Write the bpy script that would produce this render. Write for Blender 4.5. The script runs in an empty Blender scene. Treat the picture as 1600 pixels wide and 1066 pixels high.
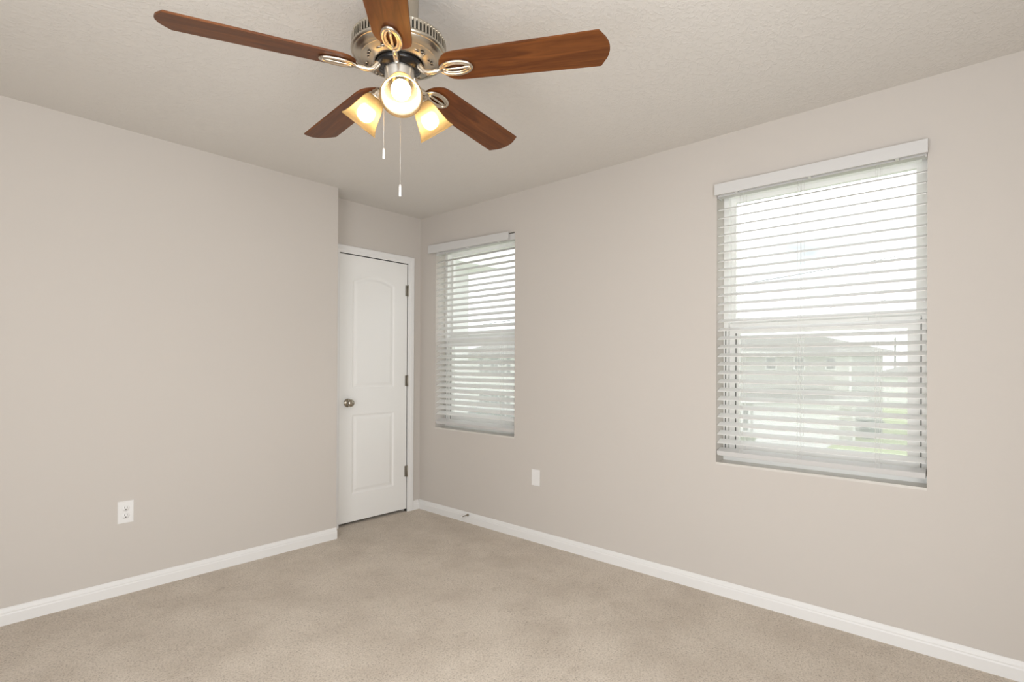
import bpy, bmesh, math, random
from mathutils import Vector, Matrix
PI = math.pi
S = bpy.context.scene
COL = S.collection
random.seed(4)

# ------------------------------------------------------------------ camera
cam_d = bpy.data.cameras.new('camera')
cam = bpy.data.objects.new('camera', cam_d)
COL.objects.link(cam)
YAW, PITCH, ROLL = 0.7294, 0.0034, 0.0050
Fv = Vector((math.cos(YAW)*math.cos(PITCH), math.sin(YAW)*math.cos(PITCH), math.sin(PITCH)))
Rv = Vector((math.sin(YAW), -math.cos(YAW), 0))
Uv = Rv.cross(Fv)
R2 = Rv*math.cos(ROLL)+Uv*math.sin(ROLL)
U2 = -Rv*math.sin(ROLL)+Uv*math.cos(ROLL)
M = Matrix((R2, U2, -Fv)).transposed().to_4x4()
M.translation = Vector((-2.8644, -3.6016, 1.2094))
cam.matrix_world = M
cam_d.sensor_width = 36.0
cam_d.lens = 36.0*838.98/1600
cam_d.shift_y = 35.26/1600
cam_d.clip_start = 0.02
cam_d.clip_end = 400
S.camera = cam

# ------------------------------------------------------------------ view / sky
S.view_settings.view_transform = 'Standard'
S.view_settings.look = 'None'
S.view_settings.exposure = 0.07
S.view_settings.gamma = 1.0
S.view_settings.use_curve_mapping = False
S.cycles.max_bounces = 12
S.cycles.diffuse_bounces = 6
S.cycles.transparent_max_bounces = 16
S.cycles.caustics_reflective = False
S.cycles.caustics_refractive = False
S.cycles.sample_clamp_indirect = 6.0

W = bpy.data.worlds.new('overcast_sky')
S.world = W
W.use_nodes = True
nt = W.node_tree
nt.nodes.clear()
wo = nt.nodes.new('ShaderNodeOutputWorld')
bg = nt.nodes.new('ShaderNodeBackground')
tc = nt.nodes.new('ShaderNodeTexCoord')
mp = nt.nodes.new('ShaderNodeMapping')
mp.inputs['Scale'].default_value = (1.0, 1.0, 2.6)
mp.inputs['Location'].default_value = (0.35, 0.1, 0.25)
no = nt.nodes.new('ShaderNodeTexNoise')
no.inputs['Scale'].default_value = 2.3
no.inputs['Detail'].default_value = 5
cr = nt.nodes.new('ShaderNodeValToRGB')
cr.color_ramp.elements[0].position = 0.36
cr.color_ramp.elements[0].color = (0.86, 0.93, 0.96, 1)
cr.color_ramp.elements[1].position = 0.56
cr.color_ramp.elements[1].color = (2.2, 2.22, 2.25, 1)
nt.links.new(tc.outputs['Generated'], mp.inputs['Vector'])
nt.links.new(mp.outputs['Vector'], no.inputs['Vector'])
nt.links.new(no.outputs['Fac'], cr.inputs['Fac'])
nt.links.new(cr.outputs['Color'], bg.inputs['Color'])
bg.inputs['Strength'].default_value = 1.0
nt.links.new(bg.outputs['Background'], wo.inputs['Surface'])

# added fill lights standing in for daylight in two assumed openings behind the camera
def area(name, loc, rot, sx, sy, power, color):
    d = bpy.data.lights.new(name, 'AREA')
    d.shape = 'RECTANGLE'; d.size = sx; d.size_y = sy
    d.energy = power; d.color = color
    o = bpy.data.objects.new(name, d)
    o.location = loc; o.rotation_euler = rot
    COL.objects.link(o)
    return o
FILL_COL = (0.97, 0.985, 1.0)
area('fill_light_rear', (-2.80, -4.40, 1.20), (PI/2, 0, 0), 1.4, 1.6, 54, FILL_COL)
area('fill_light_side', (-3.68, -3.05, 1.15), (0, -PI/2, 0), 2.0, 1.6, 36, FILL_COL)

# ------------------------------------------------------------------ material helpers
def lin(r, g, b):
    f = lambda c: (c/255/12.92) if c/255 <= 0.04045 else ((c/255+0.055)/1.055)**2.4
    return (f(r), f(g), f(b), 1)

def mat(name, color, rough=0.5, metal=0.0, bump=None, coat=0.0, spec=0.5, var=None):
    """bump=(scale, strength, distance, detail); var=(scale, amount) mottles the paint"""
    m = bpy.data.materials.new(name); m.use_nodes = True
    n = m.node_tree.nodes; l = m.node_tree.links
    b = n['Principled BSDF']
    b.inputs['Base Color'].default_value = color
    b.inputs['Roughness'].default_value = rough
    b.inputs['Metallic'].default_value = metal
    b.inputs['Specular IOR Level'].default_value = spec
    b.inputs['Coat Weight'].default_value = coat
    if bump or var:
        t = n.new('ShaderNodeTexCoord')
    if bump:
        x = n.new('ShaderNodeTexNoise')
        x.inputs['Scale'].default_value = bump[0]; x.inputs['Detail'].default_value = bump[3]
        bp = n.new('ShaderNodeBump')
        bp.inputs['Strength'].default_value = bump[1]; bp.inputs['Distance'].default_value = bump[2]
        l.new(t.outputs['Object'], x.inputs['Vector'])
        l.new(x.outputs['Fac'], bp.inputs['Height'])
        l.new(bp.outputs['Normal'], b.inputs['Normal'])
    if var:
        x = n.new('ShaderNodeTexNoise')
        x.inputs['Scale'].default_value = var[0]; x.inputs['Detail'].default_value = 4
        r = n.new('ShaderNodeValToRGB')
        k = var[1]
        r.color_ramp.elements[0].position = 0.3; r.color_ramp.elements[1].position = 0.7
        r.color_ramp.elements[0].color = tuple(c*(1-k) for c in color[:3])+(1,)
        r.color_ramp.elements[1].color = tuple(min(1, c*(1+k)) for c in color[:3])+(1,)
        l.new(t.outputs['Object'], x.inputs['Vector'])
        l.new(x.outputs['Fac'], r.inputs['Fac'])
        l.new(r.outputs['Color'], b.inputs['Base Color'])
    return m

WALL = mat('greige_wall_paint', (0.548, 0.512, 0.474, 1), 0.75, bump=(95, 0.10, 0.002, 2), spec=0.25)
WHITE = mat('white_trim_paint', (0.74, 0.735, 0.725, 1), 0.38, spec=0.4)
DOORW = mat('white_door_paint', (0.79, 0.785, 0.765, 1), 0.42, spec=0.4)
PLASTIC = mat('white_plastic', (0.75, 0.745, 0.735, 1), 0.3)
BLIND = mat('white_blind_vinyl', (0.60, 0.595, 0.585, 1), 0.4, spec=0.3)
def slat_mat():
    m = mat('white_slat_vinyl', (0.86, 0.86, 0.85, 1), 0.4, spec=0.4)
    n = m.node_tree.nodes; l = m.node_tree.links
    t = n.new('ShaderNodeBsdfTranslucent'); t.inputs['Color'].default_value = (0.85, 0.86, 0.84, 1)
    x = n.new('ShaderNodeMixShader'); x.inputs[0].default_value = 0.16
    l.new(n['Principled BSDF'].outputs[0], x.inputs[1]); l.new(t.outputs[0], x.inputs[2])
    l.new(x.outputs[0], n['Material Output'].inputs['Surface'])
    return m
SLAT = slat_mat()
VINYL = mat('white_window_vinyl', (0.86, 0.86, 0.84, 1), 0.35)
DKGREY = mat('gap_shade_wheel_grey', (0.10, 0.10, 0.09, 1), 0.6)  # paints shade into the window jamb gaps; also colours the bin wheels
DARK = mat('dark_slot', (0.02, 0.018, 0.015, 1), 0.7)
BLACK = mat('black_enamel', (0.006, 0.006, 0.007, 1), 0.25)
NICKEL = mat('brushed_nickel', (0.62, 0.555, 0.47, 1), 0.27, 1.0)
NICKELD = mat('brushed_nickel_housing', (0.52, 0.48, 0.41, 1), 0.33, 1.0)
SILVER = mat('satin_steel', (0.66, 0.64, 0.60, 1), 0.30, 1.0)
KNOBM = mat('door_knob_nickel', (0.42, 0.38, 0.31, 1), 0.22, 1.0)
HINGE = mat('dull_hinge_steel', (0.36, 0.33, 0.28, 1), 0.45, 1.0)
CORD = mat('white_cord', (0.82, 0.81, 0.79, 1), 0.6)

# ceiling: knockdown texture
def ceiling_mat():
    m = mat('textured_ceiling_paint', (0.66, 0.635, 0.60, 1), 0.85, spec=0.2)
    n = m.node_tree.nodes; l = m.node_tree.links; b = n['Principled BSDF']
    t = n.new('ShaderNodeTexCoord')
    mp = n.new('ShaderNodeMapping'); mp.inputs['Scale'].default_value = (1, 1.35, 1)
    a = n.new('ShaderNodeTexNoise'); a.inputs['Scale'].default_value = 34; a.inputs['Detail'].default_value = 4; a.inputs['Roughness'].default_value = 0.6; a.inputs['Distortion'].default_value = 1.1
    r = n.new('ShaderNodeValToRGB'); r.color_ramp.elements[0].position = 0.48; r.color_ramp.elements[1].position = 0.60
    bp = n.new('ShaderNodeBump'); bp.inputs['Strength'].default_value = 0.30; bp.inputs['Distance'].default_value = 0.004
    l.new(t.outputs['Object'], mp.inputs['Vector']); l.new(mp.outputs['Vector'], a.inputs['Vector'])
    l.new(a.outputs['Fac'], r.inputs['Fac']); l.new(r.outputs['Color'], bp.inputs['Height'])
    l.new(bp.outputs['Normal'], b.inputs['Normal'])
    return m
CEIL = ceiling_mat()

def carpet_mat():
    m = mat('beige_cut_pile_carpet', (0.45, 0.38, 0.30, 1), 1.0, spec=0.05)
    n = m.node_tree.nodes; l = m.node_tree.links; b = n['Principled BSDF']
    b.inputs['Sheen Weight'].default_value = 0.25
    b.inputs['Sheen Roughness'].default_value = 0.6
    t = n.new('ShaderNodeTexCoord')
    fine = n.new('ShaderNodeTexNoise'); fine.inputs['Scale'].default_value = 150; fine.inputs['Detail'].default_value = 3; fine.inputs['Roughness'].default_value = 0.7; fine.inputs['Distortion'].default_value = 0.8
    r1 = n.new('ShaderNodeValToRGB')
    e = r1.color_ramp.elements
    e[0].position = 0.33; e[0].color = (0.34, 0.285, 0.225, 1)
    e[1].position = 0.62; e[1].color = (0.68, 0.605, 0.515, 1)
    mid = e.new(0.46); mid.color = (0.58, 0.505, 0.42, 1)
    big = n.new('ShaderNodeTexNoise'); big.inputs['Scale'].default_value = 3.1; big.inputs['Detail'].default_value = 6; big.inputs['Roughness'].default_value = 0.62
    r2 = n.new('ShaderNodeValToRGB')
    r2.color_ramp.elements[0].position = 0.36; r2.color_ramp.elements[0].color = (0.88, 0.86, 0.84, 1)
    r2.color_ramp.elements[1].position = 0.60; r2.color_ramp.elements[1].color = (1.04, 1.04, 1.04, 1)
    mx = n.new('ShaderNodeMix'); mx.data_type = 'RGBA'; mx.blend_type = 'MULTIPLY'; mx.inputs[0].default_value = 1.0
    # pile brushed the other way: small patches of deeper shade
    pt = n.new('ShaderNodeTexNoise'); pt.inputs['Scale'].default_value = 7; pt.inputs['Detail'].default_value = 8; pt.inputs['Roughness'].default_value = 0.78
    r3 = n.new('ShaderNodeValToRGB')
    r3.color_ramp.elements[0].position = 0.34; r3.color_ramp.elements[0].color = (0.86, 0.835, 0.81, 1)
    r3.color_ramp.elements[1].position = 0.42; r3.color_ramp.elements[1].color = (1, 1, 1, 1)
    m2 = n.new('ShaderNodeMix'); m2.data_type = 'RGBA'; m2.blend_type = 'MULTIPLY'; m2.inputs[0].default_value = 1.0
    bp = n.new('ShaderNodeBump'); bp.inputs['Strength'].default_value = 0.8; bp.inputs['Distance'].default_value = 0.006
    for x in (fine, big, pt): l.new(t.outputs['Object'], x.inputs['Vector'])
    l.new(fine.outputs['Fac'], r1.inputs['Fac']); l.new(big.outputs['Fac'], r2.inputs['Fac']); l.new(pt.outputs['Fac'], r3.inputs['Fac'])
    l.new(r1.outputs['Color'], mx.inputs[6]); l.new(r2.outputs['Color'], mx.inputs[7])
    l.new(mx.outputs[2], m2.inputs[6]); l.new(r3.outputs['Color'], m2.inputs[7])
    l.new(m2.outputs[2], b.inputs['Base Color'])
    l.new(fine.outputs['Fac'], bp.inputs['Height']); l.new(bp.outputs['Normal'], b.inputs['Normal'])
    return m
CARPET = carpet_mat()

def wood_mat():
    m = mat('walnut_blade_veneer', (0.16, 0.05, 0.018, 1), 0.42, coat=0.0, spec=0.22)
    n = m.node_tree.nodes; l = m.node_tree.links; b = n['Principled BSDF']
    t = n.new('ShaderNodeTexCoord')
    mp = n.new('ShaderNodeMapping'); mp.inputs['Scale'].default_value = (2.2, 26, 8)
    a = n.new('ShaderNodeTexNoise'); a.inputs['Scale'].default_value = 1.6; a.inputs['Detail'].default_value = 7; a.inputs['Distortion'].default_value = 1.4
    r = n.new('ShaderNodeValToRGB')
    e = r.color_ramp.elements
    e[0].position = 0.30; e[0].color = (0.070, 0.021, 0.006, 1)
    e[1].position = 0.72; e[1].color = (0.165, 0.055, 0.014, 1)
    l.new(t.outputs['Object'], mp.inputs['Vector']); l.new(mp.outputs['Vector'], a.inputs['Vector'])
    l.new(a.outputs['Fac'], r.inputs['Fac']); l.new(r.outputs['Color'], b.inputs['Base Color'])
    return m
WOOD = wood_mat()

def glass_mat():
    m = bpy.data.materials.new('clear_window_glass'); m.use_nodes = True
    n = m.node_tree.nodes; l = m.node_tree.links; n.clear()
    o = n.new('ShaderNodeOutputMaterial'); t = n.new('ShaderNodeBsdfTransparent'); g = n.new('ShaderNodeBsdfGlossy')
    t.inputs['Color'].default_value = (0.985, 0.99, 0.985, 1); g.inputs['Roughness'].default_value = 0.02
    x = n.new('ShaderNodeMixShader'); x.inputs[0].default_value = 0.012
    l.new(t.outputs[0], x.inputs[1]); l.new(g.outputs[0], x.inputs[2]); l.new(x.outputs[0], o.inputs['Surface'])
    return m
GLASS = glass_mat()

def screen_mat():
    m = bpy.data.materials.new('fine_insect_screen'); m.use_nodes = True
    n = m.node_tree.nodes; l = m.node_tree.links; n.clear()
    o = n.new('ShaderNodeOutputMaterial'); t = n.new('ShaderNodeBsdfTransparent'); d = n.new('ShaderNodeBsdfDiffuse')
    d.inputs['Color'].default_value = (0.75, 0.76, 0.74, 1)
    tr = n.new('ShaderNodeBsdfTranslucent'); tr.inputs['Color'].default_value = (0.9, 0.9, 0.89, 1)
    y = n.new('ShaderNodeMixShader'); y.inputs[0].default_value = 0.65
    x = n.new('ShaderNodeMixShader'); x.inputs[0].default_value = 0.30
    l.new(d.outputs[0], y.inputs[1]); l.new(tr.outputs[0], y.inputs[2])
    l.new(t.outputs[0], x.inputs[1]); l.new(y.outputs[0], x.inputs[2]); l.new(x.outputs[0], o.inputs['Surface'])
    return m
SCREEN = screen_mat()

def shade_mat():
    m = bpy.data.materials.new('frosted_cream_glass'); m.use_nodes = True
    n = m.node_tree.nodes; l = m.node_tree.links; n.clear()
    o = n.new('ShaderNodeOutputMaterial')
    tr = n.new('ShaderNodeBsdfTranslucent'); tr.inputs['Color'].default_value = (0.27, 0.238, 0.175, 1)
    d = n.new('ShaderNodeBsdfPrincipled'); d.inputs['Base Color'].default_value = (0.12, 0.10, 0.068, 1); d.inputs['Roughness'].default_value = 0.25
    x = n.new('ShaderNodeMixShader'); x.inputs[0].default_value = 0.45
    tp = n.new('ShaderNodeBsdfTransparent'); tp.inputs['Color'].default_value = (1.0, 0.77, 0.45, 1)
    y = n.new('ShaderNodeMixShader'); y.inputs[0].default_value = 0.32
    l.new(tr.outputs[0], x.inputs[1]); l.new(d.outputs[0], x.inputs[2])
    l.new(x.outputs[0], y.inputs[1]); l.new(tp.outputs[0], y.inputs[2]); l.new(y.outputs[0], o.inputs['Surface'])
    return m
SHADE = shade_mat()

def emit_mat(name, col, s):
    m = bpy.data.materials.new(name); m.use_nodes = True
    n = m.node_tree.nodes; l = m.node_tree.links; n.clear()
    o = n.new('ShaderNodeOutputMaterial'); e = n.new('ShaderNodeEmission')
    e.inputs['Color'].default_value = col; e.inputs['Strength'].default_value = s
    l.new(e.outputs[0], o.inputs['Surface'])
    return m
BULB = emit_mat('lit_bulb', (1.0, 0.86, 0.66, 1), 85)

# ------------------------------------------------------------------ mesh helpers
def add_box(bm, x0, x1, y0, y1, z0, z1, bev=0.0):
    if bev <= 0:
        vs = [bm.verts.new(p) for p in [(x0,y0,z0),(x1,y0,z0),(x1,y1,z0),(x0,y1,z0),(x0,y0,z1),(x1,y0,z1),(x1,y1,z1),(x0,y1,z1)]]
        for f in [(0,3,2,1),(4,5,6,7),(0,1,5,4),(1,2,6,5),(2,3,7,6),(3,0,4,7)]:
            bm.faces.new([vs[i] for i in f])
        return vs
    t = bmesh.new(); add_box(t, x0, x1, y0, y1, z0, z1)
    bmesh.ops.bevel(t, geom=t.edges[:], offset=bev, segments=2, affect='EDGES', profile=0.6)
    return merge(bm, t)

def merge(bm, t, mx=None):
    mp_ = {}
    out = []
    for v in t.verts:
        mp_[v] = bm.verts.new(mx @ v.co if mx else v.co); out.append(mp_[v])
    for f in t.faces:
        try:
            g = bm.faces.new([mp_[v] for v in f.verts]); g.smooth = f.smooth
        except ValueError: pass
    t.free()
    return out

def add_lathe(bm, prof, seg=48, mx=None, smooth=True, closed=False):
    """prof list of (r,z) around local z"""
    t = bmesh.new()
    rings = []
    for r, z in prof:
        if r < 1e-6: rings.append([t.verts.new((0, 0, z))])
        else: rings.append([t.verts.new((r*math.cos(2*PI*i/seg), r*math.sin(2*PI*i/seg), z)) for i in range(seg)])
    for a, b in zip(rings, rings[1:]):
        for i in range(seg):
            j = (i+1) % seg
            if len(a) == 1 and len(b) == 1: continue
            if len(a) == 1: f = t.faces.new([a[0], b[j], b[i]])
            elif len(b) == 1: f = t.faces.new([a[i], a[j], b[0]])
            else: f = t.faces.new([a[i], a[j], b[j], b[i]])
            f.smooth = smooth
    merge(bm, t, mx)

def add_tube(bm, pts, rad, seg=10, cap=True, flat=1.0):
    """swept tube; rad number or list; flat squashes the section vertically"""
    pts = [Vector(p) for p in pts]
    rs = rad if isinstance(rad, (list, tuple)) else [rad]*len(pts)
    rings = []
    up = Vector((0, 0, 1))
    for i, p in enumerate(pts):
        d = (pts[min(i+1, len(pts)-1)]-pts[max(i-1, 0)]).normalized()
        ref = up if abs(d.dot(up)) < 0.97 else Vector((1, 0, 0))
        u = d.cross(ref).normalized(); v = u.cross(d).normalized()
        rings.append([bm.verts.new(p+u*rs[i]*math.cos(2*PI*k/seg)+v*rs[i]*flat*math.sin(2*PI*k/seg)) for k in range(seg)])
    for a, b in zip(rings, rings[1:]):
        for k in range(seg):
            j = (k+1) % seg
            f = bm.faces.new([a[k], a[j], b[j], b[k]]); f.smooth = True
    if cap:
        bm.faces.new(rings[0][::-1]); bm.faces.new(rings[-1])

def ring_tube(bm, fn, n, rad, seg=8):
    """closed tube along fn(t), t in 0..1"""
    pts = [Vector(fn(i/n)) for i in range(n)]
    rings = []
    for i, p in enumerate(pts):
        d = (pts[(i+1) % n]-pts[i-1]).normalized()
        u = d.cross(Vector((0, 0, 1))).normalized(); v = u.cross(d).normalized()
        rings.append([bm.verts.new(p+u*rad*math.cos(2*PI*k/seg)+v*rad*math.sin(2*PI*k/seg)) for k in range(seg)])
    for i in range(n):
        a, b = rings[i], rings[(i+1) % n]
        for k in range(seg):
            j = (k+1) % seg
            f = bm.faces.new([a[k], a[j], b[j], b[k]]); f.smooth = True

def obj(name, bm, material, parent=None, loc=None, rot=None):
    bmesh.ops.recalc_face_normals(bm, faces=bm.faces[:])
    me = bpy.data.meshes.new(name); bm.to_mesh(me); bm.free()
    me.materials.append(material)
    o = bpy.data.objects.new(name, me); COL.objects.link(o)
    if parent is not None: o.parent = parent
    if loc: o.location = loc
    if rot: o.rotation_euler = rot
    return o

def box_obj(name, b, m, parent=None, bev=0.0):
    bm = bmesh.new(); add_box(bm, *b, bev); return obj(name, bm, m, parent)

def empty(name, loc=(0, 0, 0), rz=0.0, parent=None):
    o = bpy.data.objects.new(name, None); o.empty_display_size = 0.1
    o.location = loc; o.rotation_euler = (0, 0, rz); COL.objects.link(o)
    if parent is not None: o.parent = parent
    return o

def tag(o, label=None, cat=None, group=None, kind=None):
    if label: o['label'] = label
    if cat: o['category'] = cat
    if group: o['group'] = group
    if kind: o['kind'] = kind
    return o

def struct(o, label=None, cat=None):
    return tag(o, label, cat, kind='structure')

# ------------------------------------------------------------------ room dimensions
H = 2.44
XW, YR = -3.68, -4.40          # side and rear wall planes
YL, XJ = -0.2018, -0.8874      # left wall plane, corner where it steps back to the door
T = 0.20
W1 = (-1.065, -0.198)          # small window, y range
W2 = (-3.397, -2.504)          # large window, y range
ZB, ZT = 0.700, 2.165
DX0, DX1, DZ = -0.757, -0.132, 2.043   # door opening

struct(box_obj('floor', (XW-0.2, T*0+0.0, YR-0.2, 0.9, -0.12, 0.0), CARPET), 'beige cut pile carpet covering the whole room floor', 'carpet')
struct(box_obj('ceiling', (XW-0.2, T, YR-0.2, 0.9, H, H+0.12), CEIL), 'off-white knockdown textured ceiling over the room', 'ceiling')

# right wall with the two window openings
bm = bmesh.new()
ys = [YR-0.2, W2[0], W2[1], W1[0], W1[1], 0.9]
for a, b in ((0, 1), (2, 3), (4, 5)): add_box(bm, 0, T, ys[a], ys[b], -0.12, H+0.12)
for a, b in ((1, 2), (3, 4)):
    add_box(bm, 0, T, ys[a], ys[b], -0.12, ZB-0.012); add_box(bm, 0, T, ys[a], ys[b], ZT, H+0.12)
struct(obj('wall_right', bm, WALL), 'greige painted wall holding both blind-covered windows', 'wall')
# left wall + the step back
bm = bmesh.new(); add_box(bm, XW, XJ, YL, 0.0, 0, H)
struct(obj('wall_left', bm, WALL), 'plain greige wall left of the closet door', 'wall')
# far wall with the door opening, closet behind
bm = bmesh.new()
add_box(bm, XJ-0.3, DX0, 0.0, 0.11, 0, H); add_box(bm, DX1, 0.0, 0.0, 0.11, 0, H); add_box(bm, DX0, DX1, 0.0, 0.11, DZ, H)
struct(obj('wall_far', bm, WALL), 'short greige wall section around the white door', 'wall')
bm = bmesh.new()
add_box(bm, XJ-0.3, XJ-0.2, 0.11, 0.8, 0, H); add_box(bm, XJ-0.3, 0.0, 0.8, 0.9, 0, H)
struct(obj('wall_closet', bm, WALL), 'closet walls behind the white door', 'wall')
# rear and side walls behind the camera; openings added for the fill lights
bm = bmesh.new()
add_box(bm, XW, -3.5, YR-0.15, YR, 0, H); add_box(bm, -2.1, 0, YR-0.15, YR, 0, H)
add_box(bm, -3.5, -2.1, YR-0.15, YR, 0, 0.4); add_box(bm, -3.5, -2.1, YR-0.15, YR, 2.0, H)
struct(obj('wall_rear', bm, WALL), 'greige wall behind the camera with a wide opening added for fill light', 'wall')
bm = bmesh.new()
add_box(bm, XW-0.15, XW, YR-0.15, -4.1, 0, H); add_box(bm, XW-0.15, XW, -2.3, 0.0, 0, H); add_box(bm, XW-0.15, XW, -4.1, -2.3, 2.42, H)
struct(obj('wall_side', bm, WALL), 'greige wall behind the camera with an opening added for fill light', 'wall')

# baseboards: colonial profile swept along a straight run
BBP = [(0, 0), (0.014, 0), (0.014, 0.046), (0.0125, 0.050), (0.0115, 0.052), (0.0115, 0.057), (0.009, 0.061), (0.0075, 0.066), (0.006, 0.072), (0.003, 0.077), (0, 0.077)]
def baseboard(name, p0, p1, nrm, label):
    bm = bmesh.new(); p0 = Vector(p0); p1 = Vector(p1); n = Vector(nrm)
    A = [bm.verts.new(p0+n*d+Vector((0, 0, z))) for d, z in BBP]; B = [bm.verts.new(p1+n*d+Vector((0, 0, z))) for d, z in BBP]
    k = len(BBP)
    for i in range(k): bm.faces.new([A[i], A[(i+1) % k], B[(i+1) % k], B[i]])
    bm.faces.new(A); bm.faces.new(B[::-1])
    return struct(obj(name, bm, WHITE), label, 'baseboard')
baseboard('baseboard_right', (0, YR, 0), (0, 0, 0), (-1, 0, 0), 'white moulded baseboard along the window wall')
baseboard('baseboard_left', (XW, YL, 0), (XJ, YL, 0), (0, -1, 0), 'white moulded baseboard along the left wall')
baseboard('baseboard_far', (-0.075, 0, 0), (-0.014, 0, 0), (0, -1, 0), 'stub of white baseboard between door casing and corner')

# ------------------------------------------------------------------ door
door = struct(empty('door_1', ((DX0+DX1)/2, 0, 0)), 'white two-panel arched closet door in the recessed corner', 'door')
def dlocal(o):  # parts are modelled in world coordinates; door empty is only translated
    o.matrix_parent_inverse = Matrix.Translation(door.location).inverted(); return o
DL, DR, DB, DTOP = DX0+0.0045, DX1-0.0020, 0.022, DZ-0.005
def door_height(x, z):
    def groove(d):          # d = distance inside the panel outline
        if d <= 0: return 0.0
        if d < 0.010: return -0.0065*math.sin(d/0.010*PI/2)
        if d < 0.016: return -0.0065
        if d < 0.040: return -0.0065+0.0050*(1-math.cos((d-0.016)/0.024*PI))/2
        return -0.0015
    px0, px1 = -0.640, -0.262
    dx = min(x-px0, px1-x)
    cx = (px0+px1)/2; hw = (px1-px0)/2
    d1 = min(dx, z-0.232, 0.828-z)
    u = min(1, abs(x-cx)/hw)
    top = 1.845+0.050*math.cos(u*PI/2)**1.0 if u < 0.98 else 1.845
    d2 = min(dx, z-1.030, top-z)
    return groove(max(d1, d2))
bm = bmesh.new()
nx, nz = 130, 400
grid = []
for j in range(nz+1):
    z = DB+(DTOP-DB)*j/nz
    grid.append([bm.verts.new((DL+(DR-DL)*i/nx, 0.003-door_height(DL+(DR-DL)*i/nx, z), z)) for i in range(nx+1)])
for j in range(nz):
    for i in range(nx):
        f = bm.faces.new([grid[j][i], grid[j][i+1], grid[j+1][i+1], grid[j+1][i]]); f.smooth = True
bk = [bm.verts.new(p) for p in [(DL, 0.038, DB), (DR, 0.038, DB), (DR, 0.038, DTOP), (DL, 0.038, DTOP)]]
bm.faces.new(bk)
bm.faces.new([bk[0], bk[1]]+[v for v in grid[0][::-1]])
bm.faces.new([bk[3], bk[2]]+[v for v in grid[-1][::-1]])
bm.faces.new([bk[0], bk[3]]+[grid[j][0] for j in range(nz, -1, -1)])
bm.faces.new([bk[1], bk[2]]+[grid[j][-1] for j in range(nz, -1, -1)])
slab = dlocal(obj('door_panel', bm, DOORW, door))
bm = bmesh.new()      # jamb lining with stop
add_box(bm, DX0-0.016, DX0, 0.0, 0.11, 0, DZ+0.016); add_box(bm, DX1, DX1+0.016, 0.0, 0.11, 0, DZ+0.016); add_box(bm, DX0, DX1, 0.0, 0.11, DZ, DZ+0.016)
add_box(bm, DX0, DX0+0.010, 0.041, 0.075, 0, DZ); add_box(bm, DX1-0.010, DX1, 0.041, 0.075, 0, DZ); add_box(bm, DX0+0.010, DX1-0.010, 0.041, 0.075, DZ-0.010, DZ)
dlocal(obj('door_jamb', bm, WHITE, door))
# casing: flat-backed with eased steps, mitred
CS = [(0.0, 0.0), (0.0, 0.010), (0.004, 0.012), (0.020, 0.0125), (0.026, 0.0155), (0.048, 0.017), (0.055, 0.016), (0.057, 0.012), (0.057, 0.0)]
bm = bmesh.new()
x0, x1, zz = DX0-0.0, DX1+0.0, DZ+0.0
path = [((x0, 0.0), (-1, 0)), ((x0, zz), (-1, 1)), ((x1, zz), (1, 1)), ((x1, 0.0), (1, 0))]
rings = [[bm.verts.new((px+dx*o_, -t_, pz+dz*o_)) for o_, t_ in CS] for (px, pz), (dx, dz) in path]
for a, b in zip(rings, rings[1:]):
    for i in range(len(CS)):
        j = (i+1) % len(CS); bm.faces.new([a[i], a[j], b[j], b[i]])
bm.faces.new(rings[0]); bm.faces.new(rings[-1][::-1])
dlocal(obj('door_casing', bm, WHITE, door))
for z in (0.333, 1.079, 1.820):
    bm = bmesh.new()
    add_lathe(bm, [(0, -0.048), (0.0035, -0.046), (0.0058, -0.044), (0.0058, 0.044), (0.0035, 0.046), (0, 0.048)], 14, Matrix.Translation((DX1-0.001, -0.0065, z)))
    add_box(bm, DX1-0.022, DX1-0.004, -0.0005, 0.0028, z-0.044, z+0.044)
    dlocal(obj('hinge', bm, HINGE, door))
bm = bmesh.new()
add_lathe(bm, [(0, 0.0), (0.032, 0.0), (0.032, 0.004), (0.029, 0.008), (0.014, 0.011), (0.011, 0.020), (0.0115, 0.026), (0.019, 0.030), (0.0265, 0.036), (0.0285, 0.045), (0.0265, 0.053), (0.020, 0.059), (0.010, 0.062), (0, 0.0625)], 40,
          Matrix.Translation((-0.681, 0.003, 0.922)) @ Matrix.Rotation(PI/2, 4, 'X'))
kn = dlocal(obj('door_knob', bm, KNOBM, door)); kn['label'] = 'round satin nickel door knob'

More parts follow.
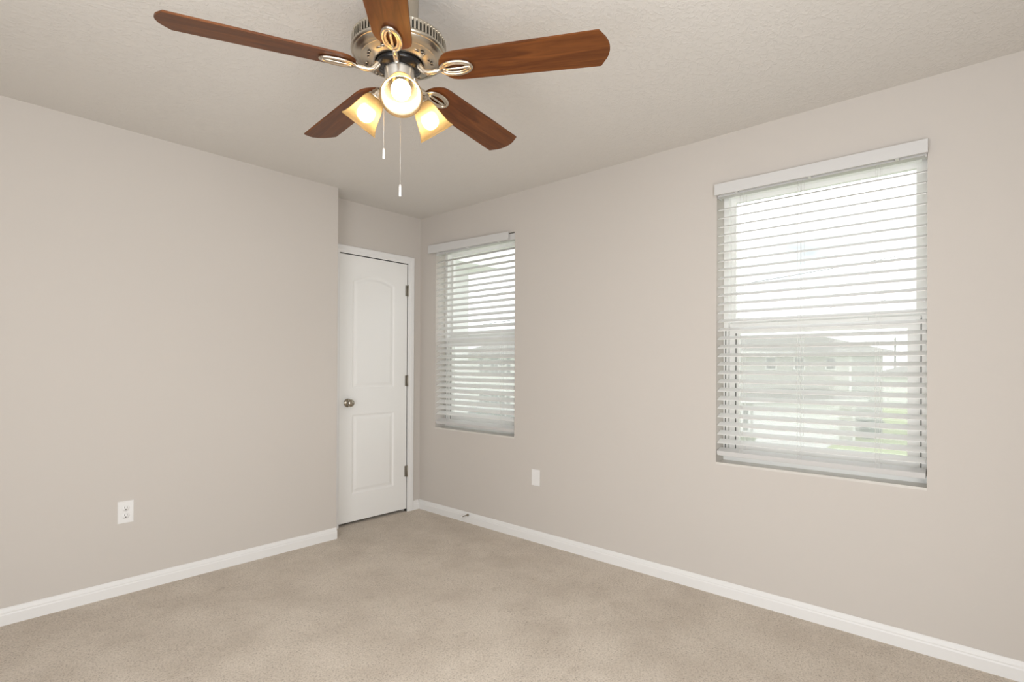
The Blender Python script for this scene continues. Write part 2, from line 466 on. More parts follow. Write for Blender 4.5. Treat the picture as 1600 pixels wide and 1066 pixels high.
# ------------------------------------------------------------------ windows
def window(idx, y0, y1, label):
    w = struct(empty('window_%d' % idx, (0, (y0+y1)/2, ZB)), label, 'window')
    pin = Matrix.Translation(w.location).inverted()
    def P(o): o.matrix_parent_inverse = pin; return o
    zm = 1.428       # meeting rail centre
    # marble sill
    P(box_obj('window_sill', (0.0, 0.13, y0, y1, ZB-0.012, ZB), mat_sill, w))
    fx0, fx1 = 0.105, 0.185
    bm = bmesh.new()           # outer frame with jamb tracks
    add_box(bm, fx0, fx1, y0, y0+0.026, ZB, ZT); add_box(bm, fx0, fx1, y1-0.026, y1, ZB, ZT)
    add_box(bm, fx0, fx1, y0+0.026, y1-0.026, ZB, ZB+0.040); add_box(bm, fx0, fx1, y0+0.026, y1-0.026, ZT-0.034, ZT)
    P(obj('window_frame', bm, VINYL, w))
    bm = bmesh.new()           # fixed upper sash, outer plane
    gx = 0.158
    a, b = y0+0.026, y1-0.026
    add_box(bm, 0.147, 0.172, a, a+0.024, zm, ZT-0.034); add_box(bm, 0.147, 0.172, b-0.024, b, zm, ZT-0.034)
    add_box(bm, 0.147, 0.172, a+0.024, b-0.024, zm-0.016, zm+0.030); add_box(bm, 0.147, 0.172, a+0.024, b-0.024, ZT-0.058, ZT-0.034)
    us = P(obj('upper_sash', bm, VINYL, w))
    g = box_obj('window_pane', (gx-0.002, gx+0.002, a+0.02, b-0.02, zm+0.025, ZT-0.054), GLASS, us)
    bm = bmesh.new()           # sliding lower sash, inner plane
    a, b = y0+0.030, y1-0.030
    add_box(bm, 0.112, 0.142, a, a+0.048, ZB+0.04, zm+0.012); add_box(bm, 0.112, 0.142, b-0.048, b, ZB+0.04, zm+0.012)
    add_box(bm, 0.112, 0.142, a+0.048, b-0.048, zm-0.040, zm+0.012); add_box(bm, 0.112, 0.142, a+0.048, b-0.048, ZB+0.04, ZB+0.095)
    add_box(bm, 0.104, 0.112, (a+b)/2-0.22, (a+b)/2-0.17, zm-0.002, zm+0.014); add_box(bm, 0.104, 0.112, (a+b)/2+0.17, (a+b)/2+0.22, zm-0.002, zm+0.014)
    ls = P(obj('lower_sash', bm, VINYL, w))
    box_obj('window_pane', (0.125, 0.129, a+0.044, b-0.044, ZB+0.09, zm-0.036), GLASS, ls)
    # dark strips painting the shade in the gaps beside the lower sash
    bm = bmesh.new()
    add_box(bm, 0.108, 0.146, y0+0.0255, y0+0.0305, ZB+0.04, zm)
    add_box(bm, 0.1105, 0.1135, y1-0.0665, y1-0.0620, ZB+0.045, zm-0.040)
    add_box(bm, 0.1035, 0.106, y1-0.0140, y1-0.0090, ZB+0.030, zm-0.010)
    P(obj('gap_shade_strip', bm, DKGREY, w))
    P(box_obj('insect_screen', (0.176, 0.1765, y0+0.03, y1-0.03, ZB+0.045, zm-0.01), SCREEN, w))
    return w
mat_sill = mat('cultured_marble_sill', (0.60, 0.575, 0.535, 1), 0.4, var=(14, 0.05))
window(1, W1[0], W1[1], 'narrow-looking window near the door corner, half open blind')
window(2, W2[0], W2[1], 'large nearer window on the right wall with open blind')

# ------------------------------------------------------------------ blinds
def blind(y0, y1, tilt, label, valance, k0, zfirst, pitch, nslat, cords, wand=None, drop=0.005):
    root = tag(empty('window_blind', (0.027, (y0+y1)/2, ZT-0.002)), label, 'window blind', 'venetian blinds on the window wall')
    pin = Matrix.Translation(root.location).inverted()
    def P(o): o.matrix_parent_inverse = pin; return o
    a, b = y0+0.003, y1-0.003
    bm = bmesh.new()            # headrail: open steel channel with end brackets
    add_box(bm, 0.006, 0.052, a+0.004, b-0.004, ZT-0.052, ZT-0.008)
    for yy in (a, b-0.004): add_box(bm, 0.002, 0.056, yy, yy+0.004, ZT-0.060, ZT-0.004)
    P(obj('headrail', bm, BLIND, root))
    # slats
    ct, st = math.cos(tilt), math.sin(tilt)
    bm = bmesh.new()
    hw, th, crown = 0.0252, 0.0014, 0.0016
    def slat(zc, half, thick, cr_):
        sec = []
        N = 6
        for i in range(N+1):
            u = -half+2*half*i/N; sec.append((u, cr_*(1-(u/half)**2)+thick))
        for i in range(N, -1, -1):
            u = -half+2*half*i/N; sec.append((u, cr_*(1-(u/half)**2)-thick))
        A = []; B = []
        for u, v in sec:
            x = 0.028+u*ct-v*st; z = zc+u*st+v*ct
            A.append(bm.verts.new((x, a+0.002, z))); B.append(bm.verts.new((x, b-0.002, z)))
        k = len(sec)
        for i in range(k): bm.faces.new([A[i], A[(i+1) % k], B[(i+1) % k], B[i]])
        bm.faces.new(A); bm.faces.new(B[::-1])
    for k in range(nslat): slat(zfirst-pitch*k, hw, th, crown)
    P(obj('slat_panel', bm, SLAT, root))
    zr = zfirst-pitch*nslat-drop
    # bottom rail: thick tilted bar with a shadow groove
    bm = bmesh.new()
    t = bmesh.new(); add_box(t, -0.026, 0.026, a+0.001, b-0.001, -0.018, 0.008, 0.0015)
    t2 = bmesh.new(); add_box(t2, -0.0275, -0.0255, a+0.001, b-0.001, -0.009, 0.0065, 0)
    mx = Matrix.Translation((0.0285, 0, zr)) @ Matrix.Rotation(-tilt*0.75, 4, 'Y')
    merge(bm, t, mx); merge(bm, t2, mx)
    P(obj('bottom_rail', bm, BLIND, root))
    # ladder cords front and back plus lift cord
    for yc in cords:
        bm = bmesh.new()
        for xx in (0.028-hw*ct-0.001, 0.028+hw*ct+0.001):
            dz = (xx-0.028)*math.tan(tilt)
            for yy in (yc-0.008, yc+0.008):
                add_tube(bm, [(xx, yy, ZT-0.05), (xx, yy, zr+dz)], 0.0007, 5)
        P(obj('ladder_cord', bm, CORD, root))
    # valance, clipped on, hanging a little off true where the photo shows it
    yl, yr, zl0, zl1, zr0, zr1 = valance     # left end y, right end y, (bottom,top) at both
    bm = bmesh.new()
    prof = [(-0.016, 0), (-0.020, 0.003), (-0.022, 0.008), (-0.0225, 0.5), (-0.022, 0.992), (-0.020, 0.997), (-0.016, 1.0), (-0.0125, 1.0), (-0.0125, 0.0)]
    A = []; B = []
    for x, tt in prof:
        if 0.005 < tt < 0.995 and tt != 0.5: tt = tt
        A.append(bm.verts.new((x-0.008, yl, zl0+(zl1-zl0)*tt))); B.append(bm.verts.new((x-0.008, yr, zr0+(zr1-zr0)*tt)))
    k = len(prof)
    for i in range(k): bm.faces.new([A[i], A[(i+1) % k], B[(i+1) % k], B[i]])
    bm.faces.new(A); bm.faces.new(B[::-1])
    va = P(obj('valance', bm, BLIND, root))
    # clips reaching back to the headrail
    for f in (0.12, 0.5, 0.88):
        yy = yl+(yr-yl)*f; zc = zl0+(zr0-zl0)*f
        bm = bmesh.new(); add_box(bm, -0.024, 0.010, yy-0.007, yy+0.007, zc-0.0015, zc+0.0005); add_box(bm, -0.0202, 0.004, yy-0.007, yy+0.007, zc+0.015, zc+0.034)
        P(obj('valance_clip', bm, PLASTIC, root))
    if wand:
        bm = bmesh.new()
        add_tube(bm, [(-0.012, wand[0], ZT-0.055), (-0.0125, wand[0], wand[1])], 0.0038, 6)
        P(obj('tilt_wand', bm, CORD, root))
    return root
blind(W2[0], W2[1], math.radians(21), 'white venetian blind with open slats on the large right window',
      (-2.503, -3.400, 2.116, 2.174, 2.114, 2.171), 0, 2.0500, 0.04590, 28, (-2.632, -2.905, -3.222))
blind(W1[0], W1[1], math.radians(31), 'white venetian blind with crooked valance on the window beside the closet door',
      (-0.132, -1.022, 2.126, 2.193, 2.110, 2.166), 0, 2.0560, 0.04575, 28, (-0.330, -0.930), drop=0.019)

# ------------------------------------------------------------------ wall plates and door stop
def plate_bm(w, h):
    bm = bmesh.new()
    t = bmesh.new(); add_box(t, -w/2, w/2, -0.0055, 0.0, -h/2, h/2)
    es = [e for e in t.edges if (e.verts[0].co.y+e.verts[1].co.y)/2 < -0.004]
    bmesh.ops.bevel(t, geom=es, offset=0.003, segments=3, affect='EDGES')
    merge(bm, t)
    return bm
o = tag(empty('wall_outlet', (-2.108, YL, 0.428)), 'white duplex power outlet low on the left wall', 'outlet')
obj('cover_plate', plate_bm(0.070, 0.115), PLASTIC, o)
for s in (1, -1):
    bm = bmesh.new()
    t = bmesh.new(); add_lathe(t, [(0, 0), (0.0168, 0), (0.0168, 0.0065), (0.0160, 0.0075), (0, 0.0075)], 32)
    for v in t.verts: v.co.y = max(-0.0135, min(0.0135, v.co.y))
    merge(bm, t, Matrix.Translation((0, 0, s*0.0195)) @ Matrix.Rotation(PI/2, 4, 'X'))
    r = obj('receptacle', bm, PLASTIC, o)
    bm = bmesh.new()
    add_box(bm, -0.0068, -0.0050, -0.0079, -0.0070, s*0.0195+0.000, s*0.0195+0.0085)
    add_box(bm, 0.0050, 0.0068, -0.0079, -0.0070, s*0.0195+0.001, s*0.0195+0.0080)
    add_lathe(bm, [(0, 0.0070), (0.0027, 0.0070), (0.0027, 0.0079), (0, 0.0079)], 14, Matrix.Translation((0, 0, s*0.0195-0.0065)) @ Matrix.Rotation(PI/2, 4, 'X'))
    obj('socket_slots', bm, DARK, r)
bm = bmesh.new(); add_lathe(bm, [(0, 0.005), (0.003, 0.005), (0.0028, 0.0065), (0, 0.007)], 14, Matrix.Rotation(PI/2, 4, 'X'))
obj('plate_screw', bm, PLASTIC, o)

o = tag(empty('wall_plate', (0, -1.266, 0.4395), -PI/2), 'white blank-looking decorator wall plate between the two windows', 'wall plate')
obj('cover_plate', plate_bm(0.070, 0.111), PLASTIC, o)
bm = bmesh.new(); add_box(bm, -0.0165, 0.0165, -0.0072, -0.004, -0.0335, 0.0335, 0.0008)
obj('rocker_insert', bm, PLASTIC, o)

o = tag(empty('door_stop', (-0.014, -0.607, 0.060)), 'small metal door stop with white tip on the baseboard by the corner', 'door stop')
RYm = Matrix.Rotation(-PI/2, 4, 'Y')
bm = bmesh.new(); add_lathe(bm, [(0, -0.001), (0.0105, -0.001), (0.0105, 0.003), (0.007, 0.007), (0.0048, 0.016), (0.0038, 0.030), (0.0034, 0.062), (0, 0.062)], 20, RYm)
obj('stop_rod', bm, KNOBM, o)
bm = bmesh.new(); add_lathe(bm, [(0, 0.060), (0.0062, 0.060), (0.0066, 0.070), (0.0050, 0.074), (0, 0.075)], 20, RYm)
tp = obj('rubber_tip', bm, PLASTIC, o); tp['label'] = 'white rubber tip'

# ------------------------------------------------------------------ ceiling fan
FX, FY = -1.834, -2.194
fan = tag(empty('ceiling_fan', (FX, FY, H)), 'five-blade ceiling fan with walnut blades and nickel three-light kit', 'ceiling fan')
FZ = -H      # parts use z in room height, shifted by this
def FP(o):
    o.location = (o.location.x, o.location.y, o.location.z-H); return o
# canopy + neck
bm = bmesh.new()
add_lathe(bm, [(0, 2.44), (0.072, 2.44), (0.072, 2.425), (0.066, 2.405), (0.060, 2.385), (0.058, 2.30), (0.062, 2.275), (0, 2.275)], 48)
FP(obj('canopy', bm, NICKELD, fan))
# motor housing
bm = bmesh.new()
add_lathe(bm, [(0.0, 2.272), (0.062, 2.272), (0.085, 2.266), (0.120, 2.252), (0.140, 2.240), (0.1465, 2.235), (0.1465, 2.2315), (0.138, 2.2300), (0.138, 2.2020), (0.1485, 2.2005), (0.1500, 2.1960), (0.1488, 2.1915), (0.1440, 2.1890), (0.1400, 2.1895)], 96)
for i in range(76):
    an = 2*PI*i/76
    t = bmesh.new(); add_box(t, 0.1385, 0.1475, -0.0030, 0.0030, 2.2010, 2.2325)
    merge(bm, t, Matrix.Rotation(an, 4, 'Z'))
mh = FP(obj('motor_housing', bm, NICKELD, fan))
bm = bmesh.new(); add_lathe(bm, [(0.1390, 2.231), (0.1390, 2.2015)], 96); obj('vent_band', bm, DARK, mh)
bm = bmesh.new()
add_lathe(bm, [(0.1420, 2.1895), (0.1395, 2.1850), (0.1280, 2.1800), (0.1200, 2.1775), (0.1190, 2.1765), (0.1180, 2.1780), (0.1160, 2.1770), (0.100, 2.1700), (0.086, 2.1660), (0.0770, 2.1650), (0.0750, 2.1670), (0.0730, 2.1700)], 96)
bplate = FP(obj('bottom_plate', bm, NICKELD, fan))
hole0 = rim0 = None
for k in range(20):
    rr, dd = ((0.097, -0.075), (0.103, 0.115))[k % 2]
    a2 = math.radians(18+36*(k//2))+dd
    mx = Matrix.Translation((rr*math.cos(a2), rr*math.sin(a2), 2.1698-(0.097-rr)*-0.28-0.0)) @ Matrix.Rotation(a2, 4, 'Z') @ Matrix.Diagonal((0.55, 1, 1, 1))
    if k == 0:
        bm = bmesh.new(); add_lathe(bm, [(0, -0.0012), (0.0065, -0.0012), (0.0065, 0.001)], 18)
        hole0 = obj('vent_hole', bm, DARK, bplate)
        bm = bmesh.new(); ring_tube(bm, lambda u: (0.0080*math.cos(2*PI*u), 0.0080*math.sin(2*PI*u), -0.0008), 20, 0.0013, 6)
        rim0 = obj('hole_rim', bm, NICKEL, bplate)
        h_, r_ = hole0, rim0
    else:
        h_, r_ = hole0.copy(), rim0.copy()
        for x in (h_, r_): COL.objects.link(x); x.parent = bplate
    h_.matrix_local = mx; r_.matrix_local = mx
# black flywheel, spins with the blades
bm = bmesh.new()
add_lathe(bm, [(0.0, 2.172), (0.0715, 2.172), (0.0725, 2.168), (0.0725, 2.158), (0.0700, 2.154), (0.054, 2.150), (0.050, 2.147), (0, 2.147)], 64)
FP(obj('flywheel', bm, BLACK, fan))
# switch housing
bm = bmesh.new()
add_lathe(bm, [(0, 2.150), (0.0462, 2.150), (0.0475, 2.147), (0.0470, 2.141), (0.0455, 2.120), (0.0435, 2.104), (0.0450, 2.100), (0.0450, 2.094), (0.0425, 2.090), (0.040, 2.086), (0, 2.086)], 56)
FP(obj('switch_housing', bm, SILVER, fan))
bm = bmesh.new()
add_lathe(bm, [(0, 2.088), (0.0405, 2.088), (0.0430, 2.080), (0.0405, 2.068), (0.033, 2.056), (0.020, 2.048), (0.011, 2.044), (0.008, 2.036), (0.0095, 2.030), (0.006, 2.024), (0, 2.022)], 48)
FP(obj('light_fitter', bm, NICKEL, fan))

# blades
ZBL = 2.141
blade_angles = [2.713-i*2*PI/5 for i in range(5)]
PITCHB = math.radians(-12)
def blade_outline():
    top = [(0.134, 0.0), (0.1355, 0.014), (0.141, 0.028), (0.152, 0.042), (0.166, 0.0525), (0.180, 0.0560), (0.196, 0.0568)]
    top += [(0.30, 0.0595), (0.45, 0.0635), (0.628, 0.0680), (0.6320, 0.0672), (0.6500, 0.0380), (0.6560, 0.0240), (0.6595, 0.0100), (0.660, 0.0)]
    return top+[(x, -y) for x, y in top[-2:0:-1]]
def blade_parts():
    bm = bmesh.new()
    ol = blade_outline()
    lo = [bm.verts.new((x, y, -0.003)) for x, y in ol]; up = [bm.verts.new((x, y, 0.003)) for x, y in ol]
    bm.faces.new(lo[::-1]); bm.faces.new(up)
    k = len(ol)
    for i in range(k): bm.faces.new([lo[i], lo[(i+1) % k], up[(i+1) % k], up[i]])
    bmesh.ops.bevel(bm, geom=[e for e in bm.edges if abs(e.verts[0].co.z-e.verts[1].co.z) < 1e-6], offset=0.0012, segments=2, affect='EDGES')
    # iron: oval medallion under the blade and a curved arm to the flywheel
    bi = bmesh.new()
    cx, ha, hb = 0.1885, 0.0500, 0.0255
    zt_ = -0.0075
    ring_tube(bi, lambda t: (cx+ha*math.cos(2*PI*t), hb*math.sin(2*PI*t), zt_), 40, 0.0058, 10)
    ring_tube(bi, lambda t: (cx+(ha-0.0095)*math.cos(2*PI*t), (hb-0.0080)*math.sin(2*PI*t), zt_+0.0005), 40, 0.0045, 8)
    add_tube(bi, [(cx-ha, 0, zt_), (cx-0.02, 0, zt_-0.002), (cx+0.02, 0, zt_-0.002), (cx+ha, 0, zt_)], [0.0055, 0.0044, 0.0044, 0.0058], 10)
    for sx, sy in ((ha-0.006, 0), (-ha+0.012, 0)):
        add_lathe(bi, [(0, -0.0150), (0.0030, -0.0145), (0.0042, -0.0125), (0.0042, -0.003)], 14, Matrix.Translation((cx+sx, sy, 0)))
    return bm, bi
PM = Matrix.Rotation(PITCHB, 4, 'X')
def arm_bm():
    bi = bmesh.new()
    pts = [(0.060, 0, 0.020), (0.068, 0, 0.012), (0.075, 0, 0.001), (0.085, 0, -0.0085), (0.098, 0, -0.0120), (0.115, 0, -0.0115), (0.142, 0, -0.0075)]
    add_tube(bi, pts, [0.0105, 0.0100, 0.0092, 0.0085, 0.0080, 0.0078, 0.0075], 12)
    return bi
bmesh_blade, bmesh_iron = blade_parts()
arm = arm_bm()
# iron carries the blade's pitch at its outer end only
for v in bmesh_iron.verts: v.co = PM @ v.co
t = merge(bmesh_iron, arm)
blade0 = obj('fan_blade', bmesh_blade, WOOD, fan)
iron0 = obj('blade_arm', bmesh_iron, NICKEL, blade0)
for i, a in enumerate(blade_angles):
    b = blade0 if i == 0 else blade0.copy()
    ir = iron0 if i == 0 else iron0.copy()
    if i:
        COL.objects.link(b); COL.objects.link(ir); b.parent = fan; ir.parent = b
    RZ = Matrix.Rotation(a, 4, 'Z')
    b.matrix_local = Matrix.Translation((0, 0, ZBL-H)) @ RZ @ PM
    ir.matrix_parent_inverse = Matrix.Identity(4)
    ir.matrix_local = PM.inverted()

# three lights
TH0 = -2.165
def light_meshes():
    # local frame: +z runs from socket to rim
    s = bmesh.new()
    L_ = 0.101
    pr_ = [(0.0270, 0.0), (0.0300, 0.003), (0.0345, 0.012), (0.0385, 0.026), (0.0425, 0.045), (0.0465, 0.062), (0.0520, 0.080), (0.0580, 0.093), (0.0625, L_)]
    inn = [(r-0.0024, z) for r, z in pr_[::-1]]
    add_lathe(s, [(0.014, -0.001), (0.0260, -0.001)]+pr_+[(0.0615, L_+0.001)]+inn+[(0.014, 0.0015)], 56)
    k = bmesh.new()      # socket cup
    add_lathe(k, [(0, -0.030), (0.012, -0.030), (0.0165, -0.026), (0.0180, -0.018), (0.0215, -0.014), (0.0215, -0.008), (0.0265, -0.005), (0.0270, 0.0), (0.0230, 0.0), (0, -0.002)], 36)
    u = bmesh.new()
    add_lathe(u, [(0, 0.0335), (0.0190, 0.0340), (0.0225, 0.0375), (0.0268, 0.046), (0.0285, 0.056), (0.0275, 0.066), (0.0230, 0.076), (0.0140, 0.083), (0, 0.086)], 32)
    w = bmesh.new()
    add_lathe(w, [(0, -0.001), (0.0135, -0.001), (0.0145, 0.010), (0.0165, 0.022), (0.0195, 0.0335), (0, 0.0338)], 32)
    return s, k, u, w
sm, km, um, wm = light_meshes()
sh0 = obj('lamp_shade', sm, SHADE, fan); so0 = obj('lamp_socket', km, NICKEL, fan)
bu0 = obj('light_bulb', um, BULB, fan); bb0 = obj('bulb_base', wm, CORD, bu0)
for i in range(3):
    an = TH0-i*2*PI/3
    neck = Vector((0.083*math.cos(an), 0.083*math.sin(an), 2.069-H)); rim = Vector((0.150*math.cos(an), 0.150*math.sin(an), 1.987-H))
    d = (rim-neck).normalized()
    q = d.to_track_quat('Z', 'Y').to_matrix().to_4x4(); q.translation = neck
    if i == 0: sh, so, bu, bb = sh0, so0, bu0, bb0
    else:
        sh, so, bu, bb = sh0.copy(), so0.copy(), bu0.copy(), bb0.copy()
        for x in (sh, so, bu, bb): COL.objects.link(x)
        sh.parent = fan; so.parent = fan; bu.parent = fan; bb.parent = bu
    sh.matrix_local = q; so.matrix_local = q; bu.matrix_local = q
    bm = bmesh.new()
    c, s_ = math.cos(an), math.sin(an)
    pts = [(r*c, r*s_, z) for r, z in ((0.036, 2.078), (0.048, 2.094), (0.057, 2.100), (0.064, 2.097), (0.067, 2.091))]
    add_tube(bm, pts, 0.0065, 10)
    FP(obj('light_arm', bm, NICKEL, fan))

# pull chains
def chain(px, py, ztop, zbot, zknob, r=0.0009):
    bm = bmesh.new()
    n = int((ztop-zbot)/0.0042)
    add_tube(bm, [(px, py, ztop), (px, py, zbot)], r*0.55, 6)
    for i in range(n):
        z = ztop-(i+0.5)*(ztop-zbot)/n
        add_lathe(bm, [(0, -0.0014), (0.0014, 0), (0, 0.0014)], 6, Matrix.Translation((px, py, z)))
    c = FP(obj('pull_chain', bm, SILVER, fan))
    bm = bmesh.new()
    add_lathe(bm, [(0, zbot+0.004), (0.0020, zbot+0.003), (0.0028, zbot), (0.0035, zbot-0.003), (0.0040, zknob+0.003), (0.0036, zknob), (0, zknob)], 16, Matrix.Translation((px, py, 0)))
    k = obj('pull_knob', bm, PLASTIC, c); k['label'] = 'white cylindrical pull knob'
def fan_local(x, y): return x-FX, y-FY
chain(*fan_local(-1.871, -2.164), 2.100, 1.892, 1.862)
chain(*fan_local(-1.831, -2.1967), 2.022, 1.780, 1.745)

# ------------------------------------------------------------------ outside
GZ = -2.90
LAWN = mat('lawn_grass', (0.36, 0.42, 0.20, 1), 1.0, var=(0.6, 0.15), bump=(30, 0.3, 0.05, 3), spec=0.1)
CONC = mat('driveway_concrete', (0.66, 0.65, 0.62, 1), 0.8, var=(2, 0.05))
ROAD = mat('street_asphalt', (0.30, 0.30, 0.30, 1), 0.9, var=(3, 0.1))
STUC = mat('pale_stucco', (0.52, 0.505, 0.46, 1), 0.9, var=(5, 0.04))
STUW = mat('white_stucco', (0.78, 0.785, 0.77, 1), 0.9)
SHIN = mat('grey_roof_shingles', (0.23, 0.212, 0.19, 1), 0.95, var=(6, 0.2))
TRIMX = mat('exterior_white_trim', (0.86, 0.86, 0.85, 1), 0.6)
WDARK = mat('far_window_glass', (0.16, 0.165, 0.16, 1), 0.15)
SHUT = mat('slate_shutters', (0.13, 0.135, 0.14, 1), 0.6)
SIDE = mat('grey_lap_siding', (0.40, 0.40, 0.375, 1), 0.8)

struct(box_obj('ground', (1.5, 160, -70, 110, GZ-0.2, GZ), LAWN), 'pale green lawn between and beyond the houses outside', 'lawn')
def prism(name, pts, z0, z1, m, parent=None):
    bm = bmesh.new()
    lo = [bm.verts.new((x, y, z0)) for x, y in pts]; up = [bm.verts.new((x, y, z1)) for x, y in pts]
    bm.faces.new(lo[::-1]); bm.faces.new(up)
    for i in range(len(pts)):
        j = (i+1) % len(pts); bm.faces.new([lo[i], lo[j], up[j], up[i]])
    return obj(name, bm, m, parent)

# house across the street with the garage
A_ang = math.radians(-43.2)
hA = tag(empty('house', (27.96, 6.20, GZ), A_ang), 'two-storey pale house with white garage door seen through the large window', 'house')
box_obj('house_wall', (-1.2, 7.6, 2.5, 8.8, 0, 4.86), STUC, hA)
box_obj('house_wing', (7.6, 9.8, 2.6, 8.8, 0, 4.86), SIDE, hA)
box_obj('garage_wall', (-0.75, 5.95, 0.0, 2.5, 0, 2.25), STUC, hA)
def hip(name, x0, x1, y0, y1, z, h, inset, m, parent, front_only=False):
    bm = bmesh.new()
    ym = (y0+y1)/2
    e = [bm.verts.new(p) for p in [(x0, y0, z), (x1, y0, z), (x1, y1, z), (x0, y1, z)]]
    e2 = [bm.verts.new(p) for p in [(x0, y0, z+0.14), (x1, y0, z+0.14), (x1, y1, z+0.14), (x0, y1, z+0.14)]]
    r = [bm.verts.new((x0+inset, ym, z+h)), bm.verts.new((x1-inset, ym, z+h))]
    bm.faces.new(e[::-1])
    for i in range(4): bm.faces.new([e[i], e[(i+1) % 4], e2[(i+1) % 4], e2[i]])
    bm.faces.new([e2[0], e2[1], r[1], r[0]]); bm.faces.new([e2[1], e2[2], r[1]]); bm.faces.new([e2[2], e2[3], r[0], r[1]]); bm.faces.new([e2[3], e2[0], r[0]])
    return obj(name, bm, m, parent)
hip('roof', -1.7, 10.6, 2.05, 9.3, 4.86, 1.25, 2.3, SHIN, hA)
bm = bmesh.new()      # garage lean-to roof with hipped ends
e = [bm.verts.new(p) for p in [(-1.15, -0.4, 2.18), (6.35, -0.4, 2.18), (6.1, 2.5, 2.80), (-0.6, 2.5, 2.80), (-1.15, -0.4, 2.30), (6.35, -0.4, 2.30), (6.35, 2.49, 2.18), (-1.15, 2.49, 2.18)]]
bm.faces.new([e[4], e[5], e[2], e[3]]); bm.faces.new([e[0], e[1], e[5], e[4]]); bm.faces.new([e[5], e[1], e[6], e[2]]); bm.faces.new([e[0], e[4], e[3], e[7]]); bm.faces.new([e[0], e[7], e[6], e[1]])
obj('garage_roof', bm, SHIN, hA)
box_obj('fascia', (-1.75, 10.35, 2.00, 2.06, 4.80, 5.0), TRIMX, hA)
box_obj('garage_fascia', (-1.2, 6.4, -0.45, -0.40, 2.14, 2.32), TRIMX, hA)
for x in (-0.75, 5.83): box_obj('corner_trim', (x, x+0.14, -0.03, 0.1, 0, 2.2), TRIMX, hA)
box_obj('corner_trim', (7.50, 7.65, 2.46, 2.6, 2.3, 4.8), TRIMX, hA)
bm = bmesh.new()      # sectional door with four grooves
for k in range(4): add_box(bm, 0.0, 5.0, -0.05, 0.0, 0.02+k*0.525, 0.02+k*0.525+0.505)
add_box(bm, 0, 5, -0.035, 0.0, 0.0, 2.1)
obj('garage_door', bm, TRIMX, hA)
for x in (2.5, 4.3, 6.3):
    w = box_obj('window', (x-0.36, x+0.36, 2.44, 2.5, 3.92, 4.72), TRIMX, hA)
    box_obj('pane', (x-0.28, x+0.28, 2.43, 2.445, 4.35, 4.65), WDARK, w); box_obj('pane', (x-0.28, x+0.28, 2.43, 2.445, 3.99, 4.29), WDARK, w)
w = box_obj('window', (-0.62, -0.16, -0.05, 0.0, 0.5, 1.9), TRIMX, hA); box_obj('pane', (-0.56, -0.28, -0.06, -0.045, 0.6, 1.8), WDARK, w)

# neighbouring house seen through the small window
hB = tag(empty('house', (26.9, 20.0, GZ), -PI/2), 'white two-storey house with shuttered windows seen through the small window', 'house')
# local x = world -y, local y = world +x
box_obj('house_wall', (-9.5, 2.6, 0, 9, 0, 4.75), STUW, hB)
hip('roof', -10.0, 3.1, -0.45, 9.4, 4.75, 1.9, 4.5, SHIN, hB)
box_obj('fascia', (-10.05, 3.15, -0.5, -0.45, 4.68, 4.92), TRIMX, hB)
box_obj('band', (-9.5, 2.6, -0.06, 0.0, 2.42, 2.52), SHUT, hB)
box_obj('foundation_planting', (-9.5, 2.6, -0.9, -0.3, 0, 0.50), SHUT, hB)
for x in (-5.6, -3.95, -1.2, 1.6):
    for z in (3.45, 0.95):
        w = box_obj('window', (x-0.42, x+0.42, -0.05, 0, z, z+1.2), TRIMX, hB)
        box_obj('pane', (x-0.34, x+0.34, -0.06, -0.045, z+0.64, z+1.12), WDARK, w); box_obj('pane', (x-0.34, x+0.34, -0.06, -0.045, z+0.08, z+0.56), WDARK, w)
        for s in (-1, 1): box_obj('shutter', (x+s*0.62-0.13, x+s*0.62+0.13, -0.05, 0, z, z+1.2), SHUT, hB)

# far house at the right edge of the large window
hC = tag(empty('house', (72.0, -2.5, GZ), -0.7), 'distant low white house past the lawn at the right edge of the large window', 'house')
box_obj('house_wall', (-6, 9, 0, 8, 0, 2.9), STUW, hC)
hip('roof', -6.5, 9.5, -0.5, 8.5, 2.9, 1.9, 4, SHIN, hC)
for x in (-2.5, 2.0, 6.0): box_obj('window', (x-0.7, x+0.7, -0.05, 0, 1.0, 2.2), WDARK, hC)

prism('driveway', [(11.0, 8.5), (11.0, 2.2), (24, 2.47), (31.4, 2.75), (27.8, 6.4), (20.0, 8.5)], GZ, GZ+0.03, CONC)
d_ = bpy.data.objects['driveway']; struct(d_, 'pale concrete driveway leading to the garage opposite', 'driveway')
prism('street', [(4.0, -40), (11.0, -40), (11.0, 60), (4.0, 60)], GZ, GZ+0.02, ROAD)
struct(bpy.data.objects['street'], 'grey street running past the house outside', 'street')

o = tag(empty('trash_bin', (34.1, 1.6, GZ), A_ang), 'dark green wheeled trash bin beside the house opposite', 'trash bin')
BING = mat('green_bin_plastic', (0.09, 0.13, 0.11, 1), 0.5)
bm = bmesh.new(); vs = add_box(bm, -0.45, 0.45, -0.40, 0.40, 0.05, 0.95)
for v in vs[:4]: v.co.x *= 0.82; v.co.y *= 0.8
obj('bin_body', bm, BING, o)
box_obj('bin_lid', (-0.49, 0.49, -0.46, 0.44, 0.95, 1.03), BING, o, 0.02)
for x in (-0.36, 0.36):
    bm = bmesh.new(); add_lathe(bm, [(0, -0.03), (0.13, -0.03), (0.13, 0.03), (0, 0.03)], 16, Matrix.Translation((x, 0.36, 0.13)) @ Matrix.Rotation(PI/2, 4, 'Y'))
    obj('wheel', bm, DKGREY, o)

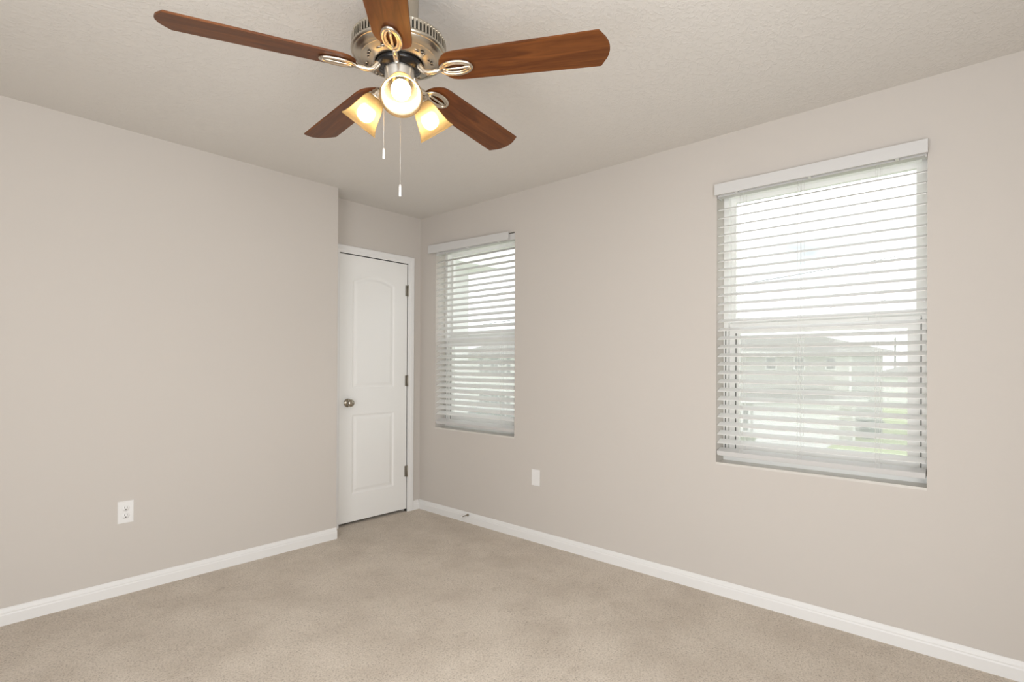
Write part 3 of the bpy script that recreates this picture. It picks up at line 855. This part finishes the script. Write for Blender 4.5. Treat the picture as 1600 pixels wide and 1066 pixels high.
def shrub(x, y, r, h, label):
    o = tag(empty('shrub', (x, y, GZ)), label, 'shrub')
    bm = bmesh.new(); rnd = random.Random(int(x*10))
    for i in range(220):
        u = rnd.uniform(0, 2*PI); v = rnd.uniform(0.05, 1); rr = r*math.sqrt(1-(v-0.4)**2)*rnd.uniform(0.7, 1)
        p = Vector((rr*math.cos(u), rr*math.sin(u), h*v)); s = rnd.uniform(0.06, 0.11)
        m3 = Matrix.Rotation(rnd.uniform(0, 6), 3, 'Z') @ Matrix.Rotation(rnd.uniform(0, 3), 3, 'X')
        q = [bm.verts.new(p+m3 @ Vector(c)) for c in ((-s, 0, 0), (0, -s*0.5, 0.01), (s, 0, 0), (0, s*0.5, 0.01))]
        bm.faces.new(q)
    obj('leaves', bm, mat('shrub_leaves', (0.20, 0.25, 0.09, 1), 0.8), o)
    bm = bmesh.new(); add_tube(bm, [(0, 0, -0.02), (0, 0, h*0.6)], 0.03, 6); obj('stem', bm, mat('shrub_stem', (0.15, 0.1, 0.06, 1), 0.9), o)
shrub(26.9, 6.15, 0.45, 0.55, 'small green shrub left of the garage opposite')

o = tag(empty('utility_pole', (78.0, 5.3, GZ)), 'thin distant utility pole rising above the far roof line', 'utility pole')
PW = mat('weathered_pole', (0.20, 0.19, 0.18, 1), 0.9)
bm = bmesh.new(); add_tube(bm, [(0, 0, 0), (0, 0, 7.8)], [0.16, 0.11], 10); obj('pole', bm, PW, o)
bm = bmesh.new(); add_box(bm, -0.06, 0.06, -1.0, 1.0, 7.1, 7.25); obj('crossarm', bm, PW, o)

CAB = mat('cable_sheath', (0.20, 0.20, 0.20, 1), 0.6)
def cable(p0, p1, sag, label):
    p0, p1 = Vector(p0), Vector(p1); bm = bmesh.new(); pts = []
    for i in range(41):
        t = -1.0+3.0*i/40
        p = p0.lerp(p1, t); p.z += sag*((t-0.5)**2-0.25)
        pts.append(p)
    add_tube(bm, pts, 0.010, 6)
    o = obj('utility_cable', bm, CAB)
    return tag(o, label, 'cable', 'overhead cables crossing the sky')
cable((16.6, 4.75, 3.97), (21.6, -1.3, 5.38), 0.10, 'upper overhead cable crossing the sky in the large window')
cable((23.1, 6.05, 3.45), (26.5, 1.05, 4.15), 0.12, 'lower overhead cable just above the middle rail of the large window')

# the building's own projecting wing and eave, seen obliquely through the small window
struct(box_obj('wall_wing', (T, 1.13, 0.60, 2.4, GZ, 2.3), STUW), 'white outside wall of the projecting wing beside the small window', 'wall')
bm = bmesh.new(); add_box(bm, T, 1.40, 0.33, 2.7, 2.243, 2.40)
struct(obj('trim_1', bm, TRIMX), 'white soffit and fascia of the roof overhang outside the small window', 'eave')
struct(box_obj('wall_outside', (T, T+0.02, 0.2, 0.6, GZ, 2.3), STUW), 'strip of outside wall beside the small window', 'wall')
